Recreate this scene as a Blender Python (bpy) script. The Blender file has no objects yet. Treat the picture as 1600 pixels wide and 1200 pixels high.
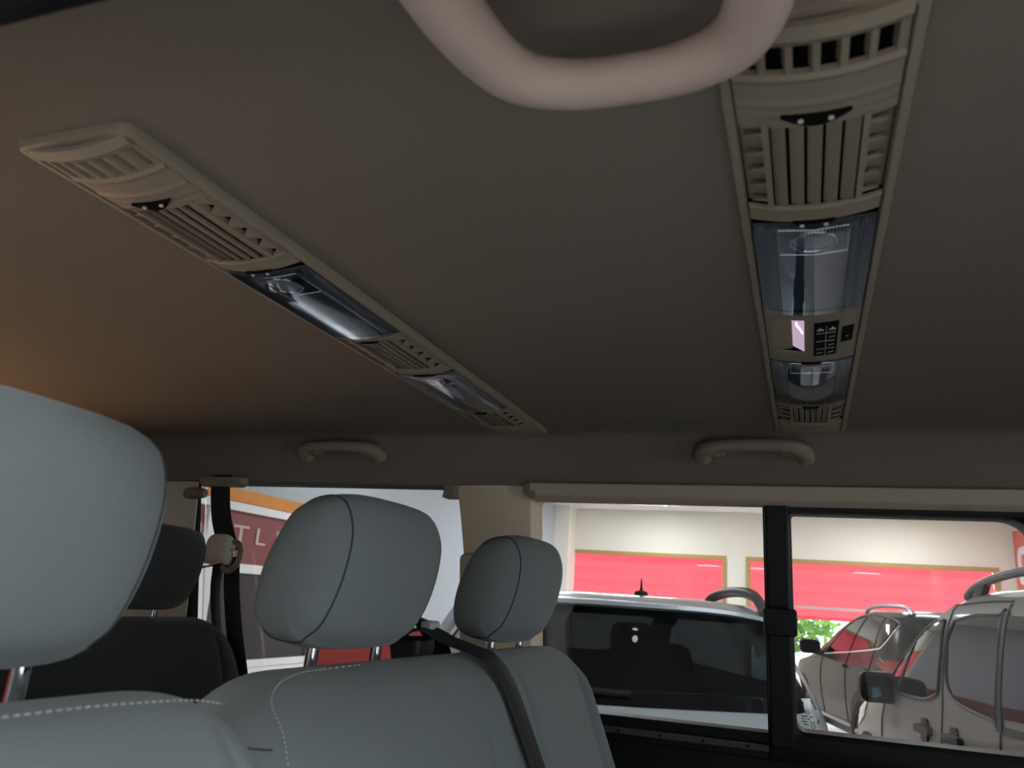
import bpy, bmesh, math, random
from mathutils import Vector, Matrix
random.seed(4)
C = bpy.context.scene.collection
H = 1.5                      # eye height above the showroom ground; interior shapes are written relative to it
pi = math.pi

# ------------------------------------------------------------------ materials
def lin(c):
    return tuple(((v/255)/12.92 if v/255 <= .04045 else ((v/255+.055)/1.055)**2.4) for v in c) + (1,)

def mat(name, rgb, rough=.6, metal=0, bump=0, bscale=200, coat=0, spec=.5, emit=None, estr=0, var=0, vscale=6, sheen=0):
    m = bpy.data.materials.new(name); m.use_nodes = True
    nt = m.node_tree; b = nt.nodes['Principled BSDF']
    b.inputs['Base Color'].default_value = lin(rgb)
    b.inputs['Roughness'].default_value = rough
    b.inputs['Metallic'].default_value = metal
    b.inputs['Specular IOR Level'].default_value = spec
    b.inputs['Coat Weight'].default_value = coat
    b.inputs['Coat Roughness'].default_value = .04
    b.inputs['Sheen Weight'].default_value = sheen
    if emit:
        b.inputs['Emission Color'].default_value = lin(emit); b.inputs['Emission Strength'].default_value = estr
    if bump or var:
        tc = nt.nodes.new('ShaderNodeTexCoord')
    if bump:
        n = nt.nodes.new('ShaderNodeTexNoise'); n.inputs['Scale'].default_value = bscale; n.inputs['Detail'].default_value = 3
        bp = nt.nodes.new('ShaderNodeBump'); bp.inputs['Strength'].default_value = bump; bp.inputs['Distance'].default_value = .002
        nt.links.new(tc.outputs['Object'], n.inputs['Vector'])
        nt.links.new(n.outputs['Fac'], bp.inputs['Height']); nt.links.new(bp.outputs['Normal'], b.inputs['Normal'])
    if var:
        n2 = nt.nodes.new('ShaderNodeTexNoise'); n2.inputs['Scale'].default_value = vscale; n2.inputs['Detail'].default_value = 4
        mx = nt.nodes.new('ShaderNodeMix'); mx.data_type = 'RGBA'
        nt.links.new(tc.outputs['Object'], n2.inputs['Vector']); nt.links.new(n2.outputs['Fac'], mx.inputs[0])
        c = lin(rgb)
        mx.inputs[6].default_value = tuple(v*(1-var) for v in c[:3])+(1,)
        mx.inputs[7].default_value = tuple(min(1, v*(1+var)) for v in c[:3])+(1,)
        nt.links.new(mx.outputs[2], b.inputs['Base Color'])
    return m

def fabric(name, rgb, var=.12):
    """woven seat cloth: fine criss-cross weave in colour and bump"""
    m = mat(name, rgb, rough=.95, spec=.15, sheen=.12)
    nt = m.node_tree; b = nt.nodes['Principled BSDF']
    tc = nt.nodes.new('ShaderNodeTexCoord')
    n = nt.nodes.new('ShaderNodeTexNoise'); n.inputs['Scale'].default_value = 420; n.inputs['Detail'].default_value = 2
    n2 = nt.nodes.new('ShaderNodeTexNoise'); n2.inputs['Scale'].default_value = 14; n2.inputs['Detail'].default_value = 3
    ad = nt.nodes.new('ShaderNodeMath'); ad.operation = 'ADD'
    mx = nt.nodes.new('ShaderNodeMix'); mx.data_type = 'RGBA'
    bp = nt.nodes.new('ShaderNodeBump'); bp.inputs['Strength'].default_value = .12; bp.inputs['Distance'].default_value = .001
    for q in (n, n2): nt.links.new(tc.outputs['Object'], q.inputs['Vector'])
    sc = nt.nodes.new('ShaderNodeMath'); sc.operation = 'MULTIPLY'; sc.inputs[1].default_value = .5
    nt.links.new(n.outputs['Fac'], ad.inputs[0]); nt.links.new(n2.outputs['Fac'], ad.inputs[1])
    nt.links.new(ad.outputs[0], sc.inputs[0]); nt.links.new(sc.outputs[0], mx.inputs[0])
    c = lin(rgb)
    mx.inputs[6].default_value = tuple(v*(1-var) for v in c[:3])+(1,); mx.inputs[7].default_value = tuple(v*(1+var) for v in c[:3])+(1,)
    nt.links.new(mx.outputs[2], b.inputs['Base Color'])
    nt.links.new(n.outputs['Fac'], bp.inputs['Height']); nt.links.new(bp.outputs['Normal'], b.inputs['Normal'])
    return m

def glass(name, tint, refl=.9, rough=.0, ior=1.45):
    """thin pane: tinted see-through plus a Fresnel reflection"""
    m = bpy.data.materials.new(name); m.use_nodes = True
    nt = m.node_tree; nt.nodes.remove(nt.nodes['Principled BSDF']); out = nt.nodes['Material Output']
    t = nt.nodes.new('ShaderNodeBsdfTransparent'); t.inputs[0].default_value = tint + (1,)
    g = nt.nodes.new('ShaderNodeBsdfGlossy'); g.inputs['Roughness'].default_value = rough; g.inputs[0].default_value = (1, 1, 1, 1)
    fr = nt.nodes.new('ShaderNodeFresnel'); fr.inputs[0].default_value = ior
    mu = nt.nodes.new('ShaderNodeMath'); mu.operation = 'MULTIPLY'; mu.inputs[1].default_value = refl
    mx = nt.nodes.new('ShaderNodeMixShader')
    nt.links.new(fr.outputs[0], mu.inputs[0]); nt.links.new(mu.outputs[0], mx.inputs[0])
    nt.links.new(t.outputs[0], mx.inputs[1]); nt.links.new(g.outputs[0], mx.inputs[2]); nt.links.new(mx.outputs[0], out.inputs[0])
    return m

def translucent(name, rgb, tr=.6):
    m = bpy.data.materials.new(name); m.use_nodes = True
    nt = m.node_tree; nt.nodes.remove(nt.nodes['Principled BSDF']); out = nt.nodes['Material Output']
    a = nt.nodes.new('ShaderNodeBsdfDiffuse'); b = nt.nodes.new('ShaderNodeBsdfTranslucent'); mx = nt.nodes.new('ShaderNodeMixShader')
    a.inputs[0].default_value = lin(rgb); b.inputs[0].default_value = lin(rgb); mx.inputs[0].default_value = tr
    nt.links.new(a.outputs[0], mx.inputs[1]); nt.links.new(b.outputs[0], mx.inputs[2]); nt.links.new(mx.outputs[0], out.inputs[0])
    return m

M = dict(
    headliner=mat('headliner_cloth', (127, 119, 108), .98, bump=.25, bscale=350, spec=.1, var=.05, vscale=5),
    plastic=mat('beige_plastic', (143, 133, 116), .55, bump=.08, bscale=900, spec=.35),
    trim=mat('beige_trim', (188, 176, 158), .7, bump=.1, bscale=700, spec=.3),
    cream=mat('cream_trim', (226, 220, 200), .7, spec=.3),
    handle=mat('handle_plastic', (192, 174, 160), .6, bump=.05, bscale=800, spec=.3),
    black=mat('black_plastic', (22, 22, 23), .5, spec=.3),
    gloss=mat('gloss_black', (8, 8, 9), .3, spec=.25),
    void=mat('vent_dark', (8, 8, 8), .9, spec=.1),
    seal=mat('rubber_seal', (16, 17, 20), .8, spec=.2),
    panel=mat('dark_side_panel', (30, 29, 29), .7, bump=.1, bscale=400, spec=.25),
    cloth=fabric('grey_seat_cloth', (120, 126, 127)),
    cloth_shaded=fabric('shade_painted_seat_cloth', (58, 60, 62)),  # seat cloth darkened: the shade on the rear seat painted in
    piping=mat('piping', (60, 64, 66), .9),
    thread=mat('pale_thread', (165, 168, 166), .8),
    chrome=mat('chrome', (235, 235, 240), .08, 1),
    belt=mat('belt_webbing', (36, 35, 35), .6, bump=.25, bscale=600, spec=.35),
    white_mark=mat('white_print', (215, 215, 215), .6),
    grey_line=mat('grey_print', (165, 165, 165), .6),
    screen=mat('painted_screen_sheen', (190, 165, 185), .3, emit=(226, 196, 222), estr=.62),  # light reflected by the display face, painted as emission
    screen_mark=mat('painted_mark_sheen', (250, 240, 250), .3, emit=(255, 245, 255), estr=1.1),  # pale squiggle on that face, its brightness painted as emission
    reflector=mat('lamp_reflector', (205, 205, 205), .3, .6), keyblack=mat('key_black', (13, 13, 14), .7, spec=.15),
    lens=glass('ribbed_lens', (.88, .91, .95), .42, .02, 1.45),
    pane=glass('window_glass', (.97, .98, .98), .5),
    wall=mat('cream_wall', (233, 232, 220), .85, var=.03, vscale=2, spec=.2),
    white=mat('white_paint', (236, 238, 238), .8, spec=.2, var=.02, vscale=2),
    ceil=mat('white_ceiling', (242, 242, 236), .9, spec=.2),
    dado=mat('dark_red_paint', (122, 36, 32), .7, spec=.2),
    tile=mat('pink_white_tile', (216, 210, 210), .3, spec=.4),
    tan=mat('tan_frame', (176, 146, 92), .6),
    wood=mat('orange_wood', (205, 132, 52), .6, var=.25, vscale=9),
    blind=translucent('red_blind', (246, 150, 160), .75),
    blind_band=translucent('white_band', (255, 225, 215), .7),
    signred=mat('terracotta_sign', (206, 92, 76), .6),
    silver=mat('silver_paint', (176, 184, 190), .3, .35, coat=1),
    taupe=mat('grey_beige_paint', (132, 132, 122), .4, .0, coat=.3, spec=.3),
    graphite=mat('grey_paint', (52, 52, 47), .22, .0, coat=0, spec=.16),
    whitecar=mat('white_car_paint', (235, 236, 238), .3, coat=1),
    carglass=mat('dark_car_glass', (7, 8, 10), .03, spec=.6),
    privacy=glass('privacy_glass', (.13, .145, .16), .5),
    carblack=mat('car_black_trim', (15, 15, 17), .5),
    rubber=mat('tyre_rubber', (20, 20, 21), .8),
    alloy=mat('alloy_rim', (150, 152, 156), .3, .9),
    redlamp=mat('red_tail_lamp', (150, 22, 26), .12, coat=1),
    clearlamp=mat('clear_tail_lamp', (170, 150, 145), .15, coat=1),
    cyan_reflection=mat('mirror_glass_and_glint', (120, 200, 215), .02, 1),  # colour of a reflection, for the patch painted on the mirror
    asphalt=mat('pale_paving', (196, 194, 190), .9, var=.08, vscale=3),
    leaf=mat('green_leaf', (120, 160, 70), .7, var=.35, vscale=8),
    bark=mat('bark', (92, 74, 58), .9),
    officered=mat('red_office_film', (128, 62, 62), .5, var=.06, vscale=3),
    officeglass=mat('dim_office_pane', (34, 34, 36), .45),
    letter=mat('pale_letter', (200, 172, 170), .6),
    lightpanel=mat('led_panel', (255, 255, 255), .5, emit=(250, 252, 255), estr=20),
)

# ------------------------------------------------------------------ mesh helpers
WL = {}
class MB:
    def __init__(s): s.v = []; s.f = []
    def add(s, vs, fs):
        o = len(s.v); s.v += [tuple(p) for p in vs]; s.f += [tuple(i+o for i in f) for f in fs]; return s
    def box(s, a, b):
        x0, y0, z0 = a; x1, y1, z1 = b
        return s.hexa([(x0,y0,z0),(x1,y0,z0),(x1,y1,z0),(x0,y1,z0)], [(x0,y0,z1),(x1,y0,z1),(x1,y1,z1),(x0,y1,z1)])
    def hexa(s, lo, hi):
        return s.add(lo+hi, [(3,2,1,0),(4,5,6,7),(0,1,5,4),(1,2,6,5),(2,3,7,6),(3,0,4,7)])
    def loft(s, rings, cap=True, closed=True):
        n = len(rings[0]); vs = [p for r in rings for p in r]; fs = []
        for k in range(len(rings)-1):
            for i in range(n if closed else n-1):
                j = (i+1) % n
                fs.append((k*n+i, k*n+j, (k+1)*n+j, (k+1)*n+i))
        if cap:
            fs.append(tuple(range(n))[::-1]); fs.append(tuple(range((len(rings)-1)*n, len(rings)*n)))
        return s.add(vs, fs)
    def tube(s, path, r, n=10, flat=1.0, up=(0, 0, 1)):
        rings = []; P = [Vector(p) for p in path]
        for i, p in enumerate(P):
            t = (P[min(i+1, len(P)-1)]-P[max(i-1, 0)]).normalized()
            u = Vector(up); a = t.cross(u)
            if a.length < 1e-4: a = t.cross(Vector((1, 0, 0)))
            a.normalize(); b = a.cross(t)
            rr = r[i] if isinstance(r, (list, tuple)) else r
            rings.append([p+a*math.cos(k*2*pi/n)*rr+b*math.sin(k*2*pi/n)*rr*flat for k in range(n)])
        return s.loft(rings)
    def ribbon(s, path, side, w, th):
        """a flat strap: path points, side vectors across it"""
        rings = []; P = [Vector(p) for p in path]
        for i, p in enumerate(P):
            t = (P[min(i+1, len(P)-1)]-P[max(i-1, 0)]).normalized()
            a = Vector(side[i] if isinstance(side, list) else side); a = (a-t*a.dot(t)).normalized(); b = t.cross(a)
            h = w/2; q = th/2
            rings.append([p+a*h*x+b*q*y for x, y in ((-1,-.4),(-.92,-1),(0,-1.15),(.92,-1),(1,-.4),(1,.4),(.92,1),(0,1.15),(-.92,1),(-1,.4))])
        return s.loft(rings)
    def lathe(s, prof, c, axis='z', n=24):
        rings = []
        for r, h in prof:
            ring = []
            for k in range(n):
                a, b = r*math.cos(k*2*pi/n), r*math.sin(k*2*pi/n)
                ring.append({'z': (c[0]+a, c[1]+b, c[2]+h), 'y': (c[0]+b, c[1]+h, c[2]+a), 'x': (c[0]+h, c[1]+a, c[2]+b)}[axis])
            rings.append(ring)
        return s.loft(rings)
    def prism(s, poly, fn0, fn1):
        n = len(poly)
        return s.add([fn0(*p) for p in poly]+[fn1(*p) for p in poly],
                     [tuple(range(n))[::-1], tuple(range(n, 2*n))]+[(i, (i+1) % n, n+(i+1) % n, n+i) for i in range(n)])
    def slab(s, fn, u0, u1, v0, v1, nu, nv, th):
        """closed sheet following fn(u,v,d): front at d=0, back at d=th"""
        us = [u0+(u1-u0)*i/nu for i in range(nu+1)]; vs_ = [v0+(v1-v0)*i/nv for i in range(nv+1)]
        A = [fn(u, v, 0) for v in vs_ for u in us]; B = [fn(u, v, th) for v in vs_ for u in us]
        N = len(A); W = nu+1; fs = []
        for j in range(nv):
            for i in range(nu):
                a = j*W+i; q = (a, a+1, a+1+W, a+W); fs.append(q); fs.append(tuple(N+k for k in q[::-1]))
        edge = [i for i in range(W)]+[j*W+nu for j in range(1, nv+1)]+[nv*W+i for i in range(nu-1, -1, -1)]+[j*W for j in range(nv-1, 0, -1)]
        for k in range(len(edge)):
            a, b = edge[k], edge[(k+1) % len(edge)]; fs.append((b, a, N+a, N+b))
        return s.add(A+B, fs)
    def decal(s, poly, fn, th, cu=None, cv=None):
        """outline in a 2-D chart, cut along a grid and laid on a curved surface fn(u,v,d); d=-th stands proud"""
        bm = bmesh.new(); bm.faces.new([bm.verts.new((p[0], p[1], 0)) for p in poly])
        for k, cuts in ((0, cu or []), (1, cv or [])):
            for c in cuts:
                no = (1, 0, 0) if k == 0 else (0, 1, 0); co = (c, 0, 0) if k == 0 else (0, c, 0)
                bmesh.ops.bisect_plane(bm, geom=bm.verts[:]+bm.edges[:]+bm.faces[:], dist=1e-6, plane_co=co, plane_no=no)
        bm.verts.index_update()
        A = [fn(v.co.x, v.co.y, 0) for v in bm.verts]; B = [fn(v.co.x, v.co.y, -th) for v in bm.verts]; N = len(A)
        fs = []
        for f in bm.faces:
            q = tuple(v.index for v in f.verts); fs += [q[::-1], tuple(N+i for i in q)]
        for e in bm.edges:
            if len(e.link_faces) == 1:
                a, b = e.verts[0].index, e.verts[1].index; fs.append((a, b, N+b, N+a))
        bm.free(); return s.add(A+B, fs)

def emit(name, mb, material, parent=None, local=False, smooth=True, bevel=0, sub=0, angle=38, loc=None):
    """link the collected shapes as ONE mesh object, its origin at its base (or its parent's)"""
    vs = [Vector(p) for p in mb.v]
    if not local: vs = [p+Vector((0, 0, H)) for p in vs]
    if parent is not None: base = Vector((0, 0, 0)) if local else WL[parent.name]
    elif loc is not None: base = Vector(loc)+Vector((0, 0, H))
    else:
        lo = [min(p[i] for p in vs) for i in range(3)]; hi = [max(p[i] for p in vs) for i in range(3)]
        base = Vector(((lo[0]+hi[0])/2, (lo[1]+hi[1])/2, lo[2]))
    me = bpy.data.meshes.new(name); me.from_pydata([p-base for p in vs], [], mb.f)
    bm = bmesh.new(); bm.from_mesh(me); bmesh.ops.recalc_face_normals(bm, faces=bm.faces[:]); bm.to_mesh(me); bm.free()
    me.materials.append(material if not isinstance(material, str) else M[material])
    if smooth:
        for p in me.polygons: p.use_smooth = True
        me.set_sharp_from_angle(angle=math.radians(angle))
    o = bpy.data.objects.new(name, me); C.objects.link(o)
    if parent is not None: o.parent = parent; WL[o.name] = WL[parent.name]
    else: o.location = base; WL[o.name] = base
    if bevel:
        b = o.modifiers.new('bevel', 'BEVEL'); b.width = bevel; b.segments = 2; b.limit_method = 'ANGLE'; b.angle_limit = math.radians(40)
    if sub:
        q = o.modifiers.new('subdivision', 'SUBSURF'); q.levels = sub; q.render_levels = sub
    return o

def thing(name, label, cat, loc, rotz=0, group=None):
    o = bpy.data.objects.new(name, None); C.objects.link(o); o.empty_display_size = .1
    o.location = Vector(loc)+Vector((0, 0, H)); o.rotation_euler = (0, 0, rotz); WL[o.name] = Vector(o.location)
    o['label'] = label; o['category'] = cat
    if group: o['group'] = group
    return o
def tag(o, label, cat, group=None):
    o['label'] = label; o['category'] = cat
    if group: o['group'] = group
    return o
def struct(o, label=None):
    o['kind'] = 'structure'
    if label: o['label'] = label
    return o

def rrect(x0, x1, y0, y1, r, n=6):
    if not isinstance(r, (list, tuple)): r = [r]*4
    pts = []
    for (cx, cy, a, q) in ((x1-r[0], y1-r[0], 0, r[0]), (x0+r[1], y1-r[1], 90, r[1]), (x0+r[2], y0+r[2], 180, r[2]), (x1-r[3], y0+r[3], 270, r[3])):
        for i in range(n+1):
            t = math.radians(a+90*i/n); pts.append((cx+q*math.cos(t), cy+q*math.sin(t)))
    return pts
def spline(pts, n, closed=True):
    P = [Vector(p) for p in pts]; N = len(P); out = []
    segs = N if closed else N-1
    for i in range(segs):
        g = (lambda k: P[k % N]) if closed else (lambda k: P[max(0, min(N-1, k))])
        a, b, c, d = g(i-1), g(i), g(i+1), g(i+2)
        for j in range(n):
            t = j/n
            out.append(.5*((2*b)+(c-a)*t+(2*a-5*b+4*c-d)*t*t+(3*b-a-3*c+d)*t**3))
    if not closed: out.append(P[-1])
    return out
def frange(a, b, n): return [a+(b-a)*i/n for i in range(n+1)]

# ================================================================== THE VAN'S SHELL
# x runs forward (right in the picture), y across to the far side, z up from the eye
prof = spline([(.190, .236), (.205, .252), (.24, .272), (.30, .292), (.36, .3035), (.5, .305), (.87, .307), (1.24, .305), (1.36, .3035), (1.395, .288), (1.418, .256), (1.428, .212)], 5, closed=False)
mb = MB(); rings = []
inner = [(p[0], p[1]) for p in prof]; outer = [(1.46, .212), (1.46, .30), (1.40, .34), (.87, .35), (.3, .34), (.19, .30), (.18, .24)]
for x in frange(-2.25, 1.55, 8): rings.append([(x, y, z) for y, z in inner+outer])
mb.loft(rings); struct(emit('ceiling', mb, 'headliner', angle=60), 'grey-beige cloth headliner of the van roof')
mb = MB(); mb.tube([(x, .186, .2315) for x in frange(-2.2, 1.5, 10)], .012, 10)
struct(emit('trim_1', mb, 'seal'), 'black rubber door seal along the near roof edge')

def wy(z): return 1.5-.2*z          # the far side leans in towards its top
def wbox(mb, x0, x1, z0, z1, off=0, th=.05):
    return mb.hexa([(x0, wy(z0)+off, z0), (x1, wy(z0)+off, z0), (x1, wy(z0)+off+th, z0), (x0, wy(z0)+off+th, z0)],
                   [(x0, wy(z1)+off, z1), (x1, wy(z1)+off, z1), (x1, wy(z1)+off+th, z1), (x0, wy(z1)+off+th, z1)])
def wfn(x, z, d): return (x, wy(z)+d, z)
mb = MB(); wbox(mb, -2.25, 1.55, -1.05, -.222, 0, .07); wbox(mb, 1.55, 2.45, -1.05, -.38, 0, .07)
struct(emit('wall_left', mb, 'panel'), 'dark side panel below the far windows')
mb = MB(); wbox(mb, -2.25, -1.62, -.222, .30, 0, .06); wbox(mb, .45, 1.55, -.222, .30, .03, .05); wbox(mb, -1.62, .45, .213, .31, -.01, .07)
struct(emit('wall_left_upper', mb, 'panel'))
mb = MB(); mb.prism([(1.415, .217), (1.452, .217), (1.47, .186), (1.437, .186), (1.425, .192)], lambda y, z: (-.485, y, z), lambda y, z: (1.5, y, z))
struct(emit('trim_2', mb, 'trim', bevel=.003), 'beige rail above the front side window')
# pillar between the two windows
mb = MB()
pp = [(-.671, .224), (-.470, .224), (-.474, .205), (-.489, .185), (-.489, -.23), (-.604, -.23), (-.611, -.06), (-.634, .15), (-.640, .19), (-.668, .203)]
mb.decal(pp, lambda x, z, d: wfn(x, z, d-.012-.016*max(0, 1-((x+.56)/.09)**2)), -.075, frange(-.66, -.48, 12), [-.1, 0, .1, .15, .18, .2])
pil = struct(emit('trim_3', mb, mat('pillar_trim', (226, 208, 184), .7, spec=.3), angle=50, bevel=.003), 'beige pillar between the rear and front side windows')
mb = MB(); mb.loft([[wfn(x, z, d) for x, z in rrect(-.632+s_, -.572-s_, -.20+s_, .083-s_, .014)] for s_, d in ((0, 0), (0, -.026), (.003, -.032), (.012, -.033))])
struct(emit('belt_cover', mb, 'trim', pil))
mb = MB(); mb.lathe([(0, -.004), (.012, -.004), (.0155, .0), (.0165, .008), (.0165, .022)], (-.484, 1.425, .205), 'y', 18)
tag(emit('trim_clip', mb, 'plastic', angle=30), 'beige round clip at the upper right corner of the pillar', 'clip', 'trim clips')
mb = MB(); mb.box((-.668, 1.432, .186), (-.641, 1.46, .215)); mb.box((-.668, 1.428, .186), (-.660, 1.46, .194))
tag(emit('trim_clip', mb, 'plastic', bevel=.003), 'brownish hook clip at the upper left corner of the pillar', 'clip', 'trim clips')
# rear pillar
mb = MB(); mb.decal([(-1.66, .23), (-1.281, .23), (-1.286, .15), (-1.302, -.05), (-1.33, -.23), (-1.66, -.23)], lambda x, z, d: wfn(x, z, d-.012), -.005, frange(-1.65, -1.27, 5), [-.1, 0, .1])
struct(emit('trim_4', mb, 'cream', bevel=.004), 'cream rear pillar behind the seat belt')
mb = MB(); mb.tube([(-1.295, 1.432, .184), (-1.275, 1.432, .184), (-1.245, 1.432, .184)], [.012, .014, .010], 12)
tag(emit('trim_clip', mb, 'plastic'), 'beige round clip at the top of the rear pillar', 'clip', 'trim clips')
# rear side window
w1 = bpy.data.objects.new('window_1', None); C.objects.link(w1); w1.location = (-.94, 1.5, H-.2); WL['window_1'] = Vector(w1.location); struct(w1, 'fixed rear side window')
mb = MB(); wbox(mb, -1.30, -.60, -.222, .215, .035, .005); struct(emit('pane', mb, 'pane', w1, smooth=False))
mb = MB()
o_, i_ = rrect(-1.36, -.60, -.235, .225, .03), rrect(-1.32, -.618, -.212, .2235, .01)
mb.loft([[wfn(x, z, .045) for x, z in o_], [wfn(x, z, .022) for x, z in o_], [wfn(x, z, .022) for x, z in i_], [wfn(x, z, .045) for x, z in i_], [wfn(x, z, .045) for x, z in o_]], cap=False)
struct(emit('window_seal', mb, 'seal', w1))
# front side window: black frame, centre post, latch, two panes
w2 = bpy.data.objects.new('window_2', None); C.objects.link(w2); w2.location = (0, 1.5, H-.22); WL['window_2'] = Vector(w2.location); struct(w2, 'sliding side window in a black frame')
def wring(o, i, d0, d1):
    mb = MB()
    mb.loft([[wfn(x, z, d1) for x, z in o], [wfn(x, z, d0+.004) for x, z in o], [wfn(o_x+(i_x-o_x)*.12, o_z+(i_z-o_z)*.12, d0) for (o_x, o_z), (i_x, i_z) in zip(o, i)],
             [wfn(o_x+(i_x-o_x)*.85, o_z+(i_z-o_z)*.85, d0) for (o_x, o_z), (i_x, i_z) in zip(o, i)], [wfn(x, z, d0+.006) for x, z in i], [wfn(x, z, d1) for x, z in i], [wfn(x, z, d1) for x, z in o]], cap=False)
    return mb
struct(emit('frame', wring(rrect(-.067, .46, -.232, .193, [.05, .004, .004, .05], 8), rrect(-.021, .347, -.181, .177, [.05, .006, .016, .04], 8), -.012, .05), 'black', w2))
mb = MB(); wbox(mb, -.064, -.024, -.21, .19, -.026, .03); struct(emit('post', mb, 'black', w2, bevel=.005))
mb = MB(); mb.loft([[wfn(x, z, d) for x, z in rrect(-.069+s, -.015-s, -.028+s, .017-s, .006)] for s, d in ((0, -.02), (0, -.036), (.002, -.04), (.012, -.041))])
struct(emit('latch', mb, 'black', w2))
mb = MB(); wbox(mb, -.50, -.064, -.232, -.189, -.004, .05); struct(emit('sill', mb, 'black', w2, bevel=.003))
mb = MB(); wbox(mb, -.50, -.066, -.219, -.207, -.012, .012); struct(emit('track', mb, mat('track_grey', (74, 76, 78), .45), w2, bevel=.002))
mb = MB()
for x in frange(-.40, -.10, 4): mb.lathe([(0, -.0155), (.0022, -.015), (.0022, -.01)], (x, wy(-.213), -.213), 'y', 8)
struct(emit('screw', mb, 'void', w2))
mb = MB(); wbox(mb, -.50, -.05, -.20, .197, .03, .005); struct(emit('pane', mb, 'pane', w2, smooth=False))
mb = MB(); wbox(mb, -.03, .36, -.19, .185, .018, .005); pane2 = struct(emit('pane', mb, 'pane', w2, smooth=False))
# maker's stamp etched on the pane: a ring and four rows of tiny strokes
mb = MB()
def stroke(x0, x1, z, h=.0016): wbox(mb, x0, x1, z-h/2, z+h/2, .0165, .001)
def ringmark(cx, cz, r, th=.0009):
    a = [(cx+r*math.cos(k*pi/8), cz+r*math.sin(k*pi/8)) for k in range(16)]; b = [(cx+(r-th)*math.cos(k*pi/8), cz+(r-th)*math.sin(k*pi/8)) for k in range(16)]
    mb.loft([[wfn(x, z, .0165) for x, z in a], [wfn(x, z, .0165) for x, z in b], [wfn(x, z, .0175) for x, z in b], [wfn(x, z, .0175) for x, z in a], [wfn(x, z, .0165) for x, z in a]], cap=False)
ringmark(-.003, -.150, .0042); stroke(-.006, 0, -.150, .0009)
for a, b, z in ((-.013, -.003, -.1575), (-.0005, .005, -.1575), (-.013, -.008, -.1615), (-.006, -.0045, -.1615), (-.003, .001, -.1615), (-.013, -.004, -.166), (.000, .0035, -.166), (.005, .008, -.166), (-.010, -.002, -.170)): stroke(a, b, z)
ringmark(.0055, -.172, .0042); stroke(.003, .008, -.172, .001); stroke(.0125, .0145, -.164, .006)
struct(emit('etched_stamp', mb, mat('etch', (60, 66, 70), .7), w2, smooth=False))
# floor, near side, ends
mb = MB(); mb.box((-2.25, .2, -1.10), (1.55, 1.72, -1.05)); struct(emit('floor', mb, 'panel'))
mb = MB(); mb.box((-2.25, .13, -1.05), (-.95, .19, .21)); mb.box((.72, .13, -1.05), (1.55, .19, .21)); struct(emit('wall_right', mb, 'panel', bevel=.01), 'near side panels either side of the open door')
mb = MB(); mb.box((-2.31, .2, -1.05), (-2.25, 1.55, -.15)); struct(emit('wall_back', mb, 'panel'))
mb = MB(); mb.box((1.55, .2, -1.05), (2.45, 1.55, -.38)); struct(emit('wall_front', mb, 'panel'))

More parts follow.
